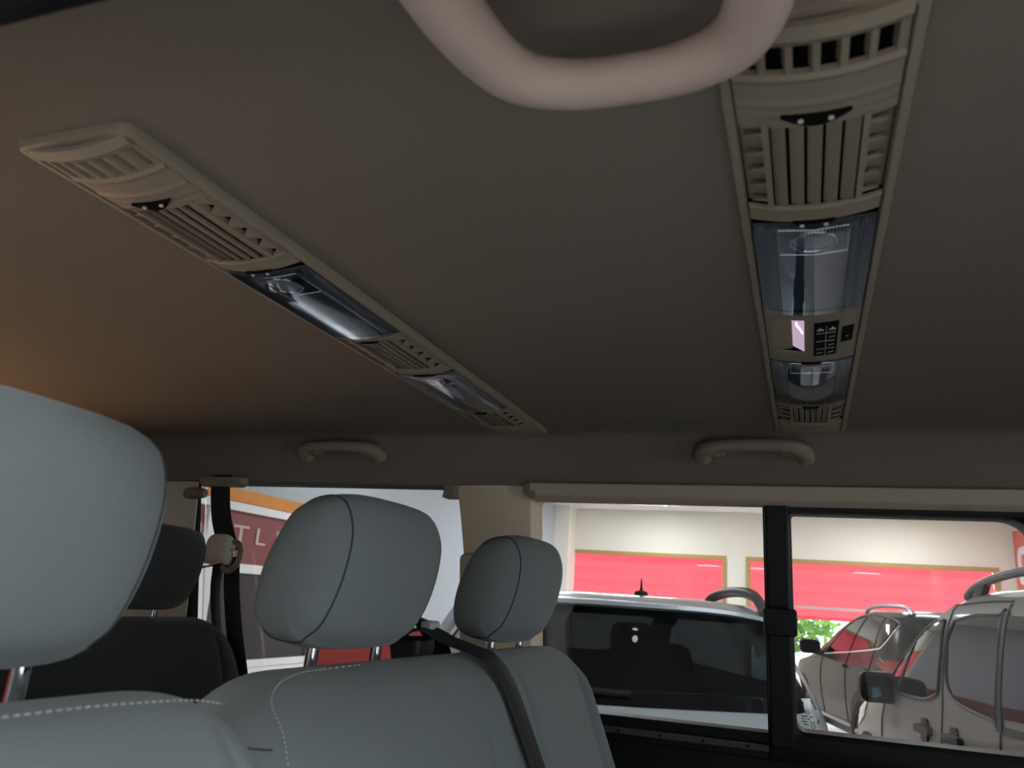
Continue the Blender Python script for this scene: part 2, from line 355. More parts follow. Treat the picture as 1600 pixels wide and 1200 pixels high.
# ================================================================== CEILING CONSOLES
def console(cx, label, kind):
    t = thing('ceiling_console', label, 'ceiling console', (cx, .86, .29), 0, 'roof vent and lamp consoles')
    def S(x, y, d): return (cx+x, y, .2975-.0070*(1-(x/.046)**2)+d)
    def plate(mb, x0, x1, y0, y1, d=0, th=.003, nx=12): return mb.slab(lambda u, v, q: S(u, v, d+q), x0, x1, y0, y1, nx, 1, th)
    def rr(h, y0, y1, r): return rrect(-h, h, y0, y1, r, 5)
    mb = MB()
    mb.loft([[(cx+x, y, z) for x, y in rr(h, y0, y1, r)] for h, y0, y1, r, z in ((.0535, .361, 1.361, .009, .306), (.0535, .361, 1.361, .009, .2995), (.0525, .362, 1.36, .008, .2972), (.0475, .369, 1.350, .005, .2962), (.0465, .371, 1.347, .004, .2975), (.0465, .371, 1.347, .004, .303))], cap=False)
    emit('bezel', mb, 'plastic', t, angle=45)
    mb = MB(); plate(mb, -.0463, .0463, .3715, 1.3465, .0075, .0015); emit('housing', mb, 'void', t)
    # near outlet with open slots
    mb = MB()
    mb.slab(lambda u, v, q: S(u, v, q-.006*math.sin(max(0, (v-.366)/.015)*pi)**2*.6), -.0455, .0455, .366, .381, 12, 4, .004)
    plate(mb, -.0455, -.0425, .381, .405); plate(mb, .0425, .0455, .381, .405)
    mb.slab(lambda u, v, q: S(u, v, q-.0022*max(0, 1-abs(v-.409)/.004)-.0012*max(0, 1-abs(v-.4335)/.004)), -.0455, .0455, .405, .4465, 12, 24, .004)
    ov = emit('air_outlet', mb, 'plastic', t)
    for i in range(7):
        x = -.0425+i*.085/6*.999
        mb = MB(); sk = .0025 if kind == 'left' else -.001
        mb.hexa([S(x-.002, .381, 0), S(x+.002, .381, 0), S(x+.002, .4055, 0), S(x-.002, .4055, 0)], [S(x-.002+sk*2, .381, .0072), S(x+.002+sk*2, .381, .0072), S(x+.002+sk*2, .4055, .0072), S(x-.002+sk*2, .4055, .0072)])
        emit('fin', mb, 'plastic', ov)
    def button(y, w=.020, dots=True):
        mb = MB(); n = 12
        poly = [(-w+2*w*i/n, y) for i in range(n+1)]+[(w-2*w*i/n, y+.0095*math.sin(pi*(i/n))) for i in range(1, n)]
        mb.decal(poly, lambda u, v, d: S(u, v, d+.001), .004, frange(-w, w, 8), [y+.003])
        b = emit('adjuster', mb, 'gloss', t); b['label'] = 'black crescent adjuster'
        if dots:
            mb = MB()
            for x in (-.0085, .0085): mb.lathe([(0, -.0005), (.0017, -.0005), (.0017, .0005)], (cx+x, y+.0028, S(x, y, -.0034)[2]), 'z', 10)
            emit('adjuster_dot', mb, 'white_mark', b)
    def grille(y0, y1, w, ns, louv, button_y=None):
        """slatted outlet between y0 and y1 with side louvres"""
        L = y1-y0
        mb = MB(); e = min(.010, L*.1)
        plate(mb, -.0455, .0455, y0, y0+e); plate(mb, -.0455, .0455, y1-e*2.2, y1)
        mb.slab(lambda u, v, q: S(u, v, q-.0018*max(0, 1-abs(v-(y1-e*2.2))/.003)), -.0455, .0455, y1-e*2.2-.002, y1-e*2.2+.004, 12, 6, .002)
        for sx in (-1, 1):
            a, b = sorted((sx*w, sx*(w+.0042))); mb.slab(lambda u, v, q: S(u, v, q-.0012), a, b, y0+e*.6, y1-e*2, 1, 1, .006)
            a, b = sorted((sx*(w+.0042), sx*.0455))
            if not (kind == 'left' and sx > 0): mb.slab(lambda u, v, q: S(u, v, q+.0060), a, b, y0+e, y1-e*2.2, 3, 1, .001)
            else: a, b = sorted((sx*.0405, sx*.0455)); plate(mb, a, b, y0+e, y1-e*2.2, 0, .003, 2)
        f = emit('grille_frame', mb, 'plastic', t)
        for i in range(ns):
            p = 2*w/ns; x = -w+p*(i+.5); mb = MB()
            mb.slab(lambda u, v, q: S(u, v, q+.0026+(x-u)*.42), x-p*.40, x+p*.40, y0+e*.8, y1-e*2.1, 4, 1, .004)
            emit('slat', mb, 'plastic', f)
        for sx in (-1, 1):
            if kind == 'left' and sx > 0:
                for i in range(louv+1):
                    q = (L-3.2*e)/louv; y = y0+e+q*(i-.5); mb = MB(); xa, xb = w+.0042, .0420
                    mb.decal([(xb, max(y0+e*.8, y)), (xb, min(y1-e*2.1, y+q)), (xa, min(y1-e*2.1, y+q*.62)), (xa, max(y0+e*.8, y+q*.38))], S, .0006); emit('louvre', mb, 'plastic', f, smooth=False)
                continue
            for i in range(louv):
                q = (L-3.2*e)/louv; y = y0+e+q*(i+.15); mb = MB(); xa, xb = sx*(w+.0042), sx*.0425
                A = lambda x, yy, d: S(x, yy, d)
                mb.hexa([A(xa, y+q*.05, -.0012), A(xb, y+q*.35, -.0002), A(xb, y+q*.42, -.0002), A(xa, y+q*.30, -.0012)], [A(xa, y+q*.45, .0062), A(xb, y+q*.50, .0062), A(xb, y+q*.57, .0062), A(xa, y+q*.62, .0062)])
                emit('louvre', mb, 'plastic', f, smooth=False)
    def lamp(y0, y1, sz):
        mb = MB(); nx = 72
        def lens(u, v, q):
            rib = .0007*math.cos(u*2*pi/.0022) if abs(u) > .028 else 0
            if v < y0+.007: rib = .0006*math.cos(u*2*pi/.0026)
            return S(u, v, q*.5-.0012+rib)
        mb.slab(lens, -.0452, .0452, y0, y1, 160, 20, .0015); emit('lamp_lens', mb, 'lens', t, angle=80)
        mb = MB(); mb.slab(lambda u, v, q: S(u, v, q+.0045-.0035*(abs(u)/.045)**3), -.0448, .0448, y0+.001, y1-.001, 14, 2, .001)
        emit('lamp_housing', mb, mat('lamp_inside', (84, 88, 93), .34, .25), t)
        yc = y0+.030*sz; r = .0165*sz; a = .026*sz
        mb = MB(); plate(mb, -a, a, yc-.020*sz, yc+.026*sz, .0036, .0005, 4); q = emit('reading_spot', mb, mat('spot_plate', (58, 60, 64), .4, .3), t)
        zc = S(0, yc, 0)[2]
        mb = MB(); mb.lathe([(0, .0016), (r*.5, .0013), (r*.97, .0024), (r*.97, .0034)], (cx, yc, zc), 'z', 28); emit('spot_lens', mb, 'reflector', q)
        mb = MB(); mb.tube([(cx+r*1.06*math.cos(k*pi/16), yc+r*1.06*math.sin(k*pi/16), zc+.0016) for k in range(33)], .0011, 6); emit('spot_ring', mb, 'chrome', q)
        mb = MB()
        for p, r_ in (((-a, yc-.020*sz), (a, yc-.020*sz)), ((a, yc-.020*sz), (a, yc+.026*sz)), ((a, yc+.026*sz), (-a, yc+.026*sz)), ((-a, yc+.026*sz), (-a, yc-.020*sz))):
            mb.tube([S(p[0], p[1], .0022), S((p[0]+r_[0])/2, (p[1]+r_[1])/2, .0022), S(r_[0], r_[1], .0022)], .0008, 6)
        emit('spot_surround', mb, 'chrome', q)
    grille(.4475, .5855, .0275, 5, 5)
    button(.4435); button(.5835, .015)
    lamp(.596, .789, 1.0)
    if kind == 'right':
        mb = MB(); y0, y1 = .7915, .948
        plate(mb, -.0455, .0455, y0, .806); plate(mb, -.0455, .0455, .915, y1); plate(mb, -.0455, -.040, .806, .915); plate(mb, -.0075, .0455, .806, .915)
        mb.add([S(-.040, .806, 0), S(-.040, .915, 0), S(-.0195, .915, .006), S(-.0195, .806, .006)], [(0, 1, 2, 3)])
        f = emit('control_panel', mb, 'plastic', t)
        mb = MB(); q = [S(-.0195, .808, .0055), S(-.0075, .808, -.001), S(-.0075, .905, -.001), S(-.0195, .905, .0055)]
        mb.hexa(q, [(a, b, c+.0012) for a, b, c in q]); sc = emit('screen', mb, 'screen', f, smooth=False); sc['label'] = 'pale pink display face, reflected light painted as a glow'
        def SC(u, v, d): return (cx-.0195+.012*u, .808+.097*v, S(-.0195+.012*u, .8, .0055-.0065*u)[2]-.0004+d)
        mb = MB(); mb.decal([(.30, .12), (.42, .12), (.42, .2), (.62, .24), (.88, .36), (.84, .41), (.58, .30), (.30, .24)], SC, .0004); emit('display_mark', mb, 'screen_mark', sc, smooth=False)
        mb = MB(); plate(mb, .0020, .0258, .814, .922, -.0012, .0012, 4); kp = emit('keypad', mb, 'keyblack', t, bevel=.0006); kp['label'] = 'black eight-button climate keypad'
        ys = frange(.816, .920, 4)
        for i in range(4):
            for j in range(2):
                x0 = .0026+j*.0116; mb = MB(); plate(mb, x0+.0004, x0+.0106, ys[i]+.001, ys[i+1]-.001, -.0022, .001, 2); k = emit('key', mb, 'keyblack', kp, bevel=.0005)
                mb = MB(); xm = x0+.0055; ym = (ys[i]+ys[i+1])/2; Q = lambda u, v, d: S(u, v, d-.0023)
                if i == 0:
                    mb.decal([(xm-.0032, ym+.004), (xm+.0032, ym+.004), (xm+.0032, ym+.001), (xm+.001, ym-.001), (xm+(.0 if j else -.0004), ym-.006), (xm-.001, ym-.001), (xm-.0032, ym+.001)], Q, .0003); emit('key_symbol', mb, 'white_mark', k, smooth=False)
                elif (i, j) in ((2, 1), (3, 0), (3, 1), (1, 1)):
                    mb.decal([(xm-.003, ym), (xm+.003, ym-.002), (xm+.003, ym+.001), (xm-.003, ym+.003)], Q, .0003); emit('key_symbol', mb, 'grey_line', k, smooth=False)
        mb = MB()
        for i in (1, 2, 3): mb.decal([(.0045, ys[i]-.0009), (.0232, ys[i]-.0009), (.0232, ys[i]+.0009), (.0045, ys[i]+.0009)], lambda u, v, d: S(u, v, d-.0022), .0005)
        for i in range(4): mb.decal([(.0136, ys[i]+.004), (.0143, ys[i]+.004), (.0143, ys[i+1]-.004), (.0136, ys[i+1]-.004)], lambda u, v, d: S(u, v, d-.0022), .0005)
        emit('key_divider', mb, 'grey_line', kp, smooth=False)
        mb = MB(); plate(mb, .0293, .0407, .836, .884, -.0015, .0015, 2); s_ = emit('rocker_switch', mb, 'keyblack', t, bevel=.0008)
        mb = MB(); mb.lathe([(0, -.0003), (.0014, -.0003), (.0014, .0006)], (cx+.035, .866, S(.035, .86, -.0016)[2]), 'z', 10); emit('switch_mark', mb, 'grey_line', s_)
        button(.9475, .011, False)
    else:
        grille(.7915, .9455, .026, 6, 5); button(.8, .012, False); button(.9445, .013, False)
    lamp(.954, 1.158, .9)
    grille(1.161, 1.295, .024, 6, 4); button(1.163, .011, False)
    mb = MB(); plate(mb, -.0455, .0455, 1.297, 1.318); plate(mb, -.0455, .0455, 1.320, 1.347, .0008); emit('end_cap', mb, 'plastic', t)
    return t
console(.0135, 'long beige roof console with pale pink display and keypad, right of the two', 'right')
console(-.4875, 'long beige roof console without keypad, slanting across the left of the roof', 'left')

# ================================================================== GRAB HANDLES
def grab(label, cx, yfeet, zfeet, ygrip, zgrip, r, mats, half=.088, skew=0):
    t = thing('grab_handle', label, 'grab handle', (cx, yfeet, zfeet), 0, 'roof grab handles')
    pts = [(-half*1.0, 0), (-half*.99, .45), (-half*.82, .84), (-half*.46, .99), (0, 1.02), (half*.46, .99), (half*.82, .84), (half*.99, .45), (half*1.0, 0)]
    path = spline([(cx+x, yfeet+(ygrip-yfeet)*k, zfeet+(zgrip-zfeet)*k+skew*x*k) for x, k in pts], 6, closed=False)
    n = len(path); rad = [r*(1.0+.42*abs(2*i/(n-1)-1)**2) for i in range(n)]
    mb = MB(); mb.tube(path, rad, 16, .95); emit('grip', mb, mats, t, angle=70)
    sg = 1 if ygrip < yfeet else -1
    for s in (-1, 1):
        mb = MB(); x = cx+s*half*.86
        mb.loft([[(x+a, yfeet+sg*d, zfeet+b+.012) for a, b in rrect(-.020*q, .020*q, -.013*q, .013*q, .007*q)] for d, q in ((.014, .95), (0, 1), (-.012, .95), (-.017, .75))])
        f = emit('mount', mb, mats, t)
        mb = MB(); mb.tube([(x-s*.016, yfeet-sg*.006, zfeet+.008), (x-s*.022, yfeet-sg*.008, zfeet+.008), (x-s*.028, yfeet-sg*.008, zfeet+.008)], [.008, .008, .006], 10); emit('hinge_pin', mb, 'plastic', f)
    return t
grab('beige roof grab handle above the front sliding side window', -.079, 1.408, .263, 1.367, .277, .0112, 'plastic', .084)
grab('beige roof grab handle above the rear side window, left of the pillar', -.888, 1.408, .263, 1.367, .277, .0112, 'plastic', .084)
grab('large pale grab handle hanging close at the top of the view', -.079, .235, .268, .350, .2655, .0133, 'handle', .072)

# ================================================================== SEATS
HP = [(.008, -.073), (.025, -.058), (.041, -.022), (.049, .018), (.047, .046), (.034, .068), (.010, .072), (-.019, .058), (-.044, .012), (-.055, -.030), (-.053, -.060), (-.034, -.076), (-.002, -.079)]
def headrest(parent, yc, xc, zc, clothm, hw=.125, posts=(-.064, .064), sc=1.0):
    ring2 = spline([(a*sc, b*sc) for a, b in HP], 4)
    mb = MB(); rings = []
    ts = [-1, -.995, -.975, -.94, -.90, -.86, -.80, -.7, -.55, -.35, -.15, 0, .15, .35, .55, .7, .8, .86, .9, .94, .975, .995, 1]
    def scale(t):
        a = abs(t); return max(.02, (1-a**5)**(1/2.5)) if a < 1 else .02
    def ring(t, k=1.0):
        s = scale(t)*k; crown = .006-.019*t*t
        return [(xc+p[0]*(s*.75+.25*min(1, s*1.6))+crown, yc+t*hw, zc+p[1]*(.35*min(1, s*1.5)+.65*s)) for p in ring2]
    for t in ts: rings.append(ring(t))
    mb.loft(rings); h = emit('headrest', mb, clothm, parent, angle=75)
    for t in (-.80, .80):
        mb = MB(); q = ring(t, 1.006); mb.tube(q+[q[0], q[1]], .0011, 6, up=(0, 1, 0)); emit('piping', mb, 'piping', h)
    for dy in posts:
        mb = MB(); mb.tube([(xc-.012, yc+dy, zc-.05), (xc-.014, yc+dy, zc-.09), (xc-.018, yc+dy, zc-.17)], .0062, 12); emit('post', mb, 'chrome', h)
    return h

def backrest(parent, y0, y1, clothm, xo=0, ztop=-.072, seams=(), rad=.075, radn=None, bols=None, nm='backrest', T=.115, front=-.362):
    """seat back: a profile in x-z swept across y with rounded shoulders, raised bolsters and sewn grooves"""
    ny = 72; mb = MB(); rings = []
    zt = ztop
    def xf(z): return front+xo-.38*(z+.13)
    base = [(xf(-.80), -.80), (xf(-.55), -.55), (xf(-.4), -.4), (xf(-.3), -.3), (xf(-.22), -.22), (xf(-.16), -.16), (xf(-.125)-.0005, -.125), (xf(-.10)-.005, -.10), (xf(-.085)-.014, -.083), (xf(-.08)-.032, zt-.001),
            (xf(-.08)-.058, zt), (xf(-.08)-.085, zt-.006), (xf(-.10)-T+.008, -.095), (xf(-.13)-T, -.13), (xf(-.2)-T, -.2), (xf(-.4)-T, -.4), (xf(-.8)-T, -.8)]
    p2 = spline(base, 4, closed=False)
    # seats with a different top simply ride up or down
    dz = zt-(-.072)
    def off(y):
        q = 0
        if bols:
            for a, b in bols:
                q += .010*math.exp(-(((y-a)/b)**2))
        for s in seams: q -= .0045*math.exp(-(((y-s)/.0055)**2))
        return q
    ys = sorted(set([y0, y0+.001, y0+.004, y0+.009, y1-.009, y1-.004, y1-.001, y1]+frange(y0, y1, ny)+[s+d for s in seams for d in (-.006, -.003, 0, .003, .006)]))
    for y in ys:
        rd = rad if y1-y < y-y0 else (radn or rad); e = min(y-y0, y1-y); u = max(0, 1-e/rd)
        drop = rd*.75*(1-math.sqrt(max(0, 1-u**2)))
        thin = .5*max(0, 1-e/.05); thin = .018*(1-math.sqrt(max(0, 1-min(1, max(0, 1-e/.04))**2)))
        r = []
        for (x, z) in p2:
            xm = xf(z)-T/2; frontness = max(-1, min(1, (x-xm)/(T/2)))
            zz = z-drop*max(0, min(1, (z+.6)/.3)); xx = x+(z-zz)*.38
            xx += -thin*frontness + (off(y)*max(0, frontness)*max(0, min(1, (-.075-z)/.03)) if frontness > 0 else 0)
            r.append((xx, y, zz))
        rings.append(r)
    n = len(rings[0])
    mb.loft(rings, cap=True, closed=True)
    o = emit(nm, mb, clothm, parent, angle=60)
    def surf(y, z, lift=.001):
        e = min(y-y0, y1-y); thin = .018*(1-math.sqrt(max(0, 1-min(1, max(0, 1-e/.04))**2)))
        return Vector((xf(z)-thin+off(y)+lift, y, z))
    return o, surf
def stitches(parent, pts, material='thread', gap=2, r=.0006):
    mb = MB(); P = spline(pts, 14, closed=False)
    for i in range(0, len(P)-gap, gap+1): mb.tube([P[i], P[min(len(P)-1, i+1)], P[min(len(P)-1, i+gap)]], r, 5)
    return emit('stitching', mb, material, parent)
def cushion(parent, y0, y1, clothm, xo=0):
    mb = MB(); rings = []
    for y, k in ((y0, .8), (y0+.01, .94), (y0+.03, 1), (y1-.03, 1), (y1-.01, .94), (y1, .8)):
        rings.append([(-.30+xo+a*(.96+.04*k), y, -.68+b*k) for a, b in rrect(-.04, .44, -.07, .07, .05)])
    mb.loft(rings); emit('seat_cushion', mb, clothm, parent, angle=60)
    mb = MB(); mb.box((-.30+xo, y0+.05, -1.05), (.05+xo, y1-.05, -.74)); emit('seat_base', mb, 'black', parent, bevel=.01)

s1 = thing('passenger_seat', 'grey single seat nearest the camera, with large close headrest', 'seat', (-.25, .29, -1.05))
cushion(s1, .06, .50, M['cloth'], .028)
b1, f1 = backrest(s1, .06, .504, M['cloth'], xo=.028, bols=[(.10, .03), (.475, .03)], seams=(.128, .460))
headrest(s1, .318, -.434, .022, M['cloth'])
stitches(b1, [(-.369, y, -.0708) for y in frange(.10, .36, 6)]+[(-.366, .40, -.0715), (-.363, .435, -.073), (-.360, .462, -.077)], gap=1)
s2 = thing('double_seat', 'grey double bench seat with two headrests beside the side window', 'seat', (-.25, .98, -1.05))
cushion(s2, .53, 1.44, M['cloth'])
b2, f2 = backrest(s2, .507, 1.45, M['cloth'], radn=.13, bols=[(.555, .03), (.985, .02), (1.06, .02), (1.425, .02)], seams=(.535, .948, 1.118, 1.395))
headrest(s2, .77, -.44, .021, M['cloth'])
headrest(s2, 1.232, -.43, .021, M['cloth'], sc=1.05, hw=.134)
stitches(b2, [f2(.541, z, .0012) for z in (-.34, -.28, -.22, -.17, -.13, -.105)]+[Vector((-.384, .551, -.087)), Vector((-.393, .570, -.0755)), Vector((-.402, .61, -.0705)), Vector((-.404, .65, -.0695)), Vector((-.406, .72, -.069))], gap=1)
mb = MB(); mb.tube([f2(y, -.112-(y-.51)*.15, .0008) for y in frange(.512, .533, 4)], .0008, 5); emit('cross_seam', mb, 'piping', b2)
s3 = thing('rear_seat', 'rear seat with headrest, shade painted into its dark cloth, behind the near grey seat', 'seat', (-1.0, .95, -1.05))
cushion(s3, .50, 1.39, M['cloth_shaded'], -.70)
b3, f3 = backrest(s3, .50, 1.395, M['cloth_shaded'], xo=-.70, seams=(.56, 1.335), rad=.09)
headrest(s3, 1.175, -1.118, .020, M['cloth_shaded'], hw=.118, posts=(-.05, .05))

# ================================================================== SEAT BELTS
t = thing('seat_belt', 'black seat belt hanging from the roof through a beige loop, left', 'seat belt', (-1.157, 1.40, .05), 0, 'seat belts')
mb = MB(); mb.loft([[(-1.180+a*1.1, 1.410+b*.6, .203+c) for a, b in rrect(-.055*q, .055*q, -.022*q, .022*q, .018*q)] for c, q in ((.012, 1), (-.001, 1), (-.007, .86), (-.0075, .62))]); emit('roof_escutcheon', mb, 'plastic', t)
mb = MB(); pth = [(-1.187, 1.408, .222), (-1.183, 1.408, .18), (-1.172, 1.41, .13), (-1.154, 1.414, .085), (-1.143, 1.417, .058)]
mb.ribbon(spline(pth, 5, False), (1, .25, .05), .043, .0022); emit('upper_webbing', mb, 'belt', t)
mb = MB(); pth = [(-1.130, 1.414, .050), (-1.124, 1.41, .02), (-1.112, 1.408, -.03), (-1.094, 1.41, -.10), (-1.074, 1.42, -.18), (-1.052, 1.43, -.28), (-1.02, 1.44, -.45)]
mb.ribbon(spline(pth, 5, False), (1, .45, .1), .032, .0022); emit('lower_webbing', mb, 'belt', t)
mb = MB(); pth = [(-1.156, 1.405, .048), (-1.152, 1.40, .02), (-1.146, 1.395, -.02), (-1.134, 1.395, -.07), (-1.115, 1.40, -.14), (-1.08, 1.41, -.26), (-1.04, 1.43, -.45)]
mb.ribbon(spline(pth, 5, False), [(1, .2+.25*i, .1) for i in range(31)], .022, .0022); emit('lower_webbing', mb, 'belt', t)
mb = MB()   # beige loop cover, domed
mb.loft([[(-1.156+a+sh, 1.408+d, .060+b) for a, b in rrect(-.034*q, .028*q, -.028*q, .036*q, [.024*q, .024*q, .006*q, .006*q])] for d, q, sh in ((.014, .9, 0), (0, 1, 0), (-.012, .97, 0), (-.019, .8, 0), (-.022, .5, 0))])
gl = emit('loop_cover', mb, 'cream', t); gl['label'] = 'cream plastic loop cover'
mb = MB(); ringp = [(-1.126+.021*math.cos(a), 1.404+.006*math.sin(a), .050+.030*math.sin(a)) for a in frange(-pi*.75, pi*.6, 16)]
mb.tube(ringp, .0062, 10); emit('loop_ring', mb, 'plastic', t)
mb = MB(); mb.tube([(-1.132+.015*math.cos(a), 1.396, .047+.022*math.sin(a)) for a in frange(-pi*.55, pi*.3, 12)], .0022, 8); mb.tube([(-1.188, 1.392, .024), (-1.160, 1.390, .030), (-1.135, 1.392, .036)], .0024, 8); emit('metal_bar', mb, 'chrome', t)

t = thing('seat_belt', 'black seat belt over the shoulder of the double seat, centre', 'seat belt', (-.43, 1.0, -.07), 0, 'seat belts')
mb = MB()
pth = [(-.487, .94, -.058), (-.472, .955, -.046), (-.455, .970, -.044), (-.430, .985, -.055)]
zz = [-.068, -.08, -.10, -.13, -.17, -.22, -.28, -.36, -.46]
for k, z in enumerate(zz): pth.append((f2(1.0, z, .006).x-(.018 if k == 0 else .007 if k == 1 else .001 if k == 2 else 0), 1.0+.0+.05*min(1, (k/5)), z))
mb.ribbon(spline(pth, 6, False), (.15, 1, .12), .035, .0024); emit('webbing', mb, 'belt', t)
mb = MB(); mb.ribbon(spline([(-.495, .935, -.03), (-.485, .985, -.028), (-.475, 1.03, -.055), (-.47, 1.05, -.085)], 6, False), (1, .2, -.3), .035, .003); emit('retractor_webbing', mb, 'belt', t)
mb = MB(); mb.loft([[(-.475+a, .968+b, -.052+c) for a, b in rrect(-.022*q, .022*q, -.028*q, .028*q, .01*q)] for c, q in ((-.04, .8), (-.012, 1), (-.004, .95), (0, .7))]); emit('guide', mb, 'black', t)
mb = MB(); mb.box((-.470, .972, -.046), (-.452, 1.0, -.032)); emit('guide_tip', mb, mat('guide_grey', (170, 170, 172), .35), t, bevel=.004)

# ================================================================== SHOWROOM
G = -H
XL, XR, YF, ZC = -4.69, 3.42, 16.0, 1.92
mb = MB(); mb.box((-6, -7, G-.1), (5, YF+.25, G)); struct(emit('floor_showroom', mb, 'tile', smooth=False))
mb = MB(); mb.box((-6, -7, ZC), (5, YF+.25, ZC+.15)); struct(emit('ceiling_showroom', mb, 'ceil', smooth=False))
win = [(-4.58, -1.41), (-1.05, 3.12)]; ZW = 1.09
mb = MB(); mb.box((-5.2, YF, ZW), (3.6, YF+.2, ZC)); mb.box((-5.2, YF, G), (-4.58, YF+.2, ZW)); mb.box((-1.41, YF, G), (-1.05, YF+.2, ZW)); mb.box((3.12, YF, G), (3.6, YF+.2, ZW)); mb.box((-4.58, YF, G), (-1.41, YF+.2, .0))
struct(emit('wall_back_showroom', mb, 'wall', smooth=False), 'cream far wall of the showroom')
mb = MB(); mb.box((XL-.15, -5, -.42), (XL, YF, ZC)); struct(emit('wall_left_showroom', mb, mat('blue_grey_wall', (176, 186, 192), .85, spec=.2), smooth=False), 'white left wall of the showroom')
mb = MB(); mb.box((XL-.12, 7.26, G), (XL+.03, YF, -.42)); mb.box((XL-.12, -5, G), (XL+.03, 4.19, -.42)); struct(emit('baseboard_left', mb, 'dado', smooth=False), 'dark red dado along the left wall')
mb = MB(); mb.box((XL, YF-.55, G), (XL+.30, YF, ZC)); struct(emit('pillar_showroom', mb, 'wall', smooth=False), 'pale column in the far left corner')
mb = MB(); mb.box((XR, 1.4, G), (XR+.15, YF, ZC)); struct(emit('wall_right_showroom', mb, 'wall', smooth=False))
for k, (a, b) in enumerate(win):
    w = bpy.data.objects.new('window_%d' % (k+3), None); C.objects.link(w); w.location = ((a+b)/2, YF+.1, 0); WL[w.name] = Vector(w.location); struct(w, 'tan-framed showroom window')
    mb = MB(); f = .075
    mb.box((a, YF-.03, ZW-f), (b, YF+.1, ZW)); g0 = (.0, G)[k]; mb.box((a, YF-.03, g0), (a+f, YF+.1, ZW-f)); mb.box((b-f, YF-.03, g0), (b, YF+.1, ZW-f))
    struct(emit('frame', mb, 'tan', w, smooth=False))
    mb = MB(); mb.box((a+f, YF+.04, g0), (b-f, YF+.05, ZW-f)); struct(emit('pane', mb, 'pane', w, smooth=False))
    # red roller blind hanging outside the glass
    t = thing('roller_blind', ('red roller blind in the left far window, left of the cream pier', 'red roller blind in the wide far window, right of the cream pier')[k], 'blind', ((a+b)/2, YF+.2, .05), 0, 'red blinds in the far windows')
    mb = MB(); nz = 10
    mb.slab(lambda u, v, q: (u, YF+.22+.012*math.sin(v*26)+q, v), a+f-.02, b-f+.02, .06, ZW, 6, 40, .004); emit('fabric', mb, 'blind', t)
    mb = MB(); mb.box((a+f, YF+.20, .215), (b-f, YF+.214, .262)); emit('band', mb, 'white_mark', t, smooth=False)
    mb = MB(); mb.tube([(a+f, YF+.22, .055), ((a+b)/2, YF+.22, .055), (b-f, YF+.22, .055)], .03, 10); emit('bottom_bar', mb, 'blind', t)
mb = MB(); mb.box((-6, -5.2, G), (5, -5.0, -1.2)); mb.box((-6, -5.2, .95), (5, -5.0, ZC)); mb.box((-6, -5.2, -1.2), (-5.6, -5.0, .95)); mb.box((-5.6, -5.2, -1.2), (5, -5.0, .95)); struct(emit('wall_front_showroom', mb, mat('grey_near_wall', (120, 122, 120), .8), smooth=False))
# terracotta sign with a white rounded outline on the right wall
t = thing('wall_sign', 'terracotta red wall sign with white rounded outline, far right', 'sign', (XR-.03, 14.0, .2))
mb = MB(); mb.prism([(12.2, .1), (15.95, .1), (15.95, 1.70), (12.2, 1.70)], lambda y, z: (XR-.05, y, z), lambda y, z: (XR, y, z)); emit('sign_board', mb, 'signred', t, smooth=False)
mb = MB(); o_, i_ = rrect(13.0, 15.72, .80, 1.40, .2), rrect(13.2, 15.5, .92, 1.28, .12)
mb.loft([[(XR-.05, y, z) for y, z in o_], [(XR-.065, y, z) for y, z in o_], [(XR-.065, y, z) for y, z in i_], [(XR-.05, y, z) for y, z in i_]], cap=False); emit('sign_outline', mb, 'white_mark', t, smooth=False)

# office window in the left wall
t = thing('office_window', 'white-framed office window with pale OUTLET lettering on red film', 'window', (XL, 6.2, -.9))
yA, yB, zt_, zb_ = 5.0, 7.25, .675, -.66
mb = MB(); fx = XL+.05
for y0, y1, z0, z1 in ((4.2, yB, zt_-.075, zt_), (4.2, yB, zb_-.06, zb_), (yB-.09, yB, zb_, zt_), (5.43, 5.60, zb_, zt_-.07), (4.2, 4.28, zb_, zt_)): mb.box((XL-.02, y0, z0), (fx, y1, z1))
mb.box((XL-.02, 4.2, -.9), (fx-.01, yB, zb_-.06)); mb.box((XL-.02, 5.6, .075), (fx-.015, yB-.09, .155)); emit('frame', mb, 'white', t, bevel=.006)
for y0, y1 in ((4.28, 5.43), (5.60, yB-.09)):
    mb = MB(); mb.box((XL, y0, .15 if y0 > 5.5 else -.1), (XL+.012, y1, zt_-.075)); p = emit('film', mb, 'officered', t, smooth=False)
    mb = MB(); mb.box((XL, y0, zb_), (XL+.01, y1, .08 if y0 > 5.5 else -.1)); p2 = emit('lower_pane', mb, 'officeglass', t, smooth=False)
def letters(txt, y0, z0, size, parent, wx):
    cu = bpy.data.curves.new('t', 'FONT'); cu.body = txt; cu.size = size; cu.extrude = .004; cu.offset = .001
    ob = bpy.data.objects.new('t', cu); C.objects.link(ob); dg = bpy.context.evaluated_depsgraph_get()
    me = bpy.data.meshes.new_from_object(ob.evaluated_get(dg)); bpy.data.objects.remove(ob)
    mb = MB(); mb.add([(XL+.016+v.co.z, y0+v.co.x*wx, z0+v.co.y) for v in me.vertices], [tuple(p.vertices) for p in me.polygons]); bpy.data.meshes.remove(me)
    return emit('lettering', mb, 'letter', parent, smooth=False)
for ch, y, wx in zip('OUTLET', (5.17, 5.605, 5.79, 6.10, 6.40, 6.66), (1.4, 1.1, 1.75, 1.6, 1.5, 1.75)): letters(ch, y, .335, .215, t, wx)
mb = MB(); mb.box((XL, 4.2, zt_+.0), (XL+.06, 8.2, zt_+.11)); struct(emit('trim_5', mb, 'wood', smooth=False), 'orange wooden beam above the office window')

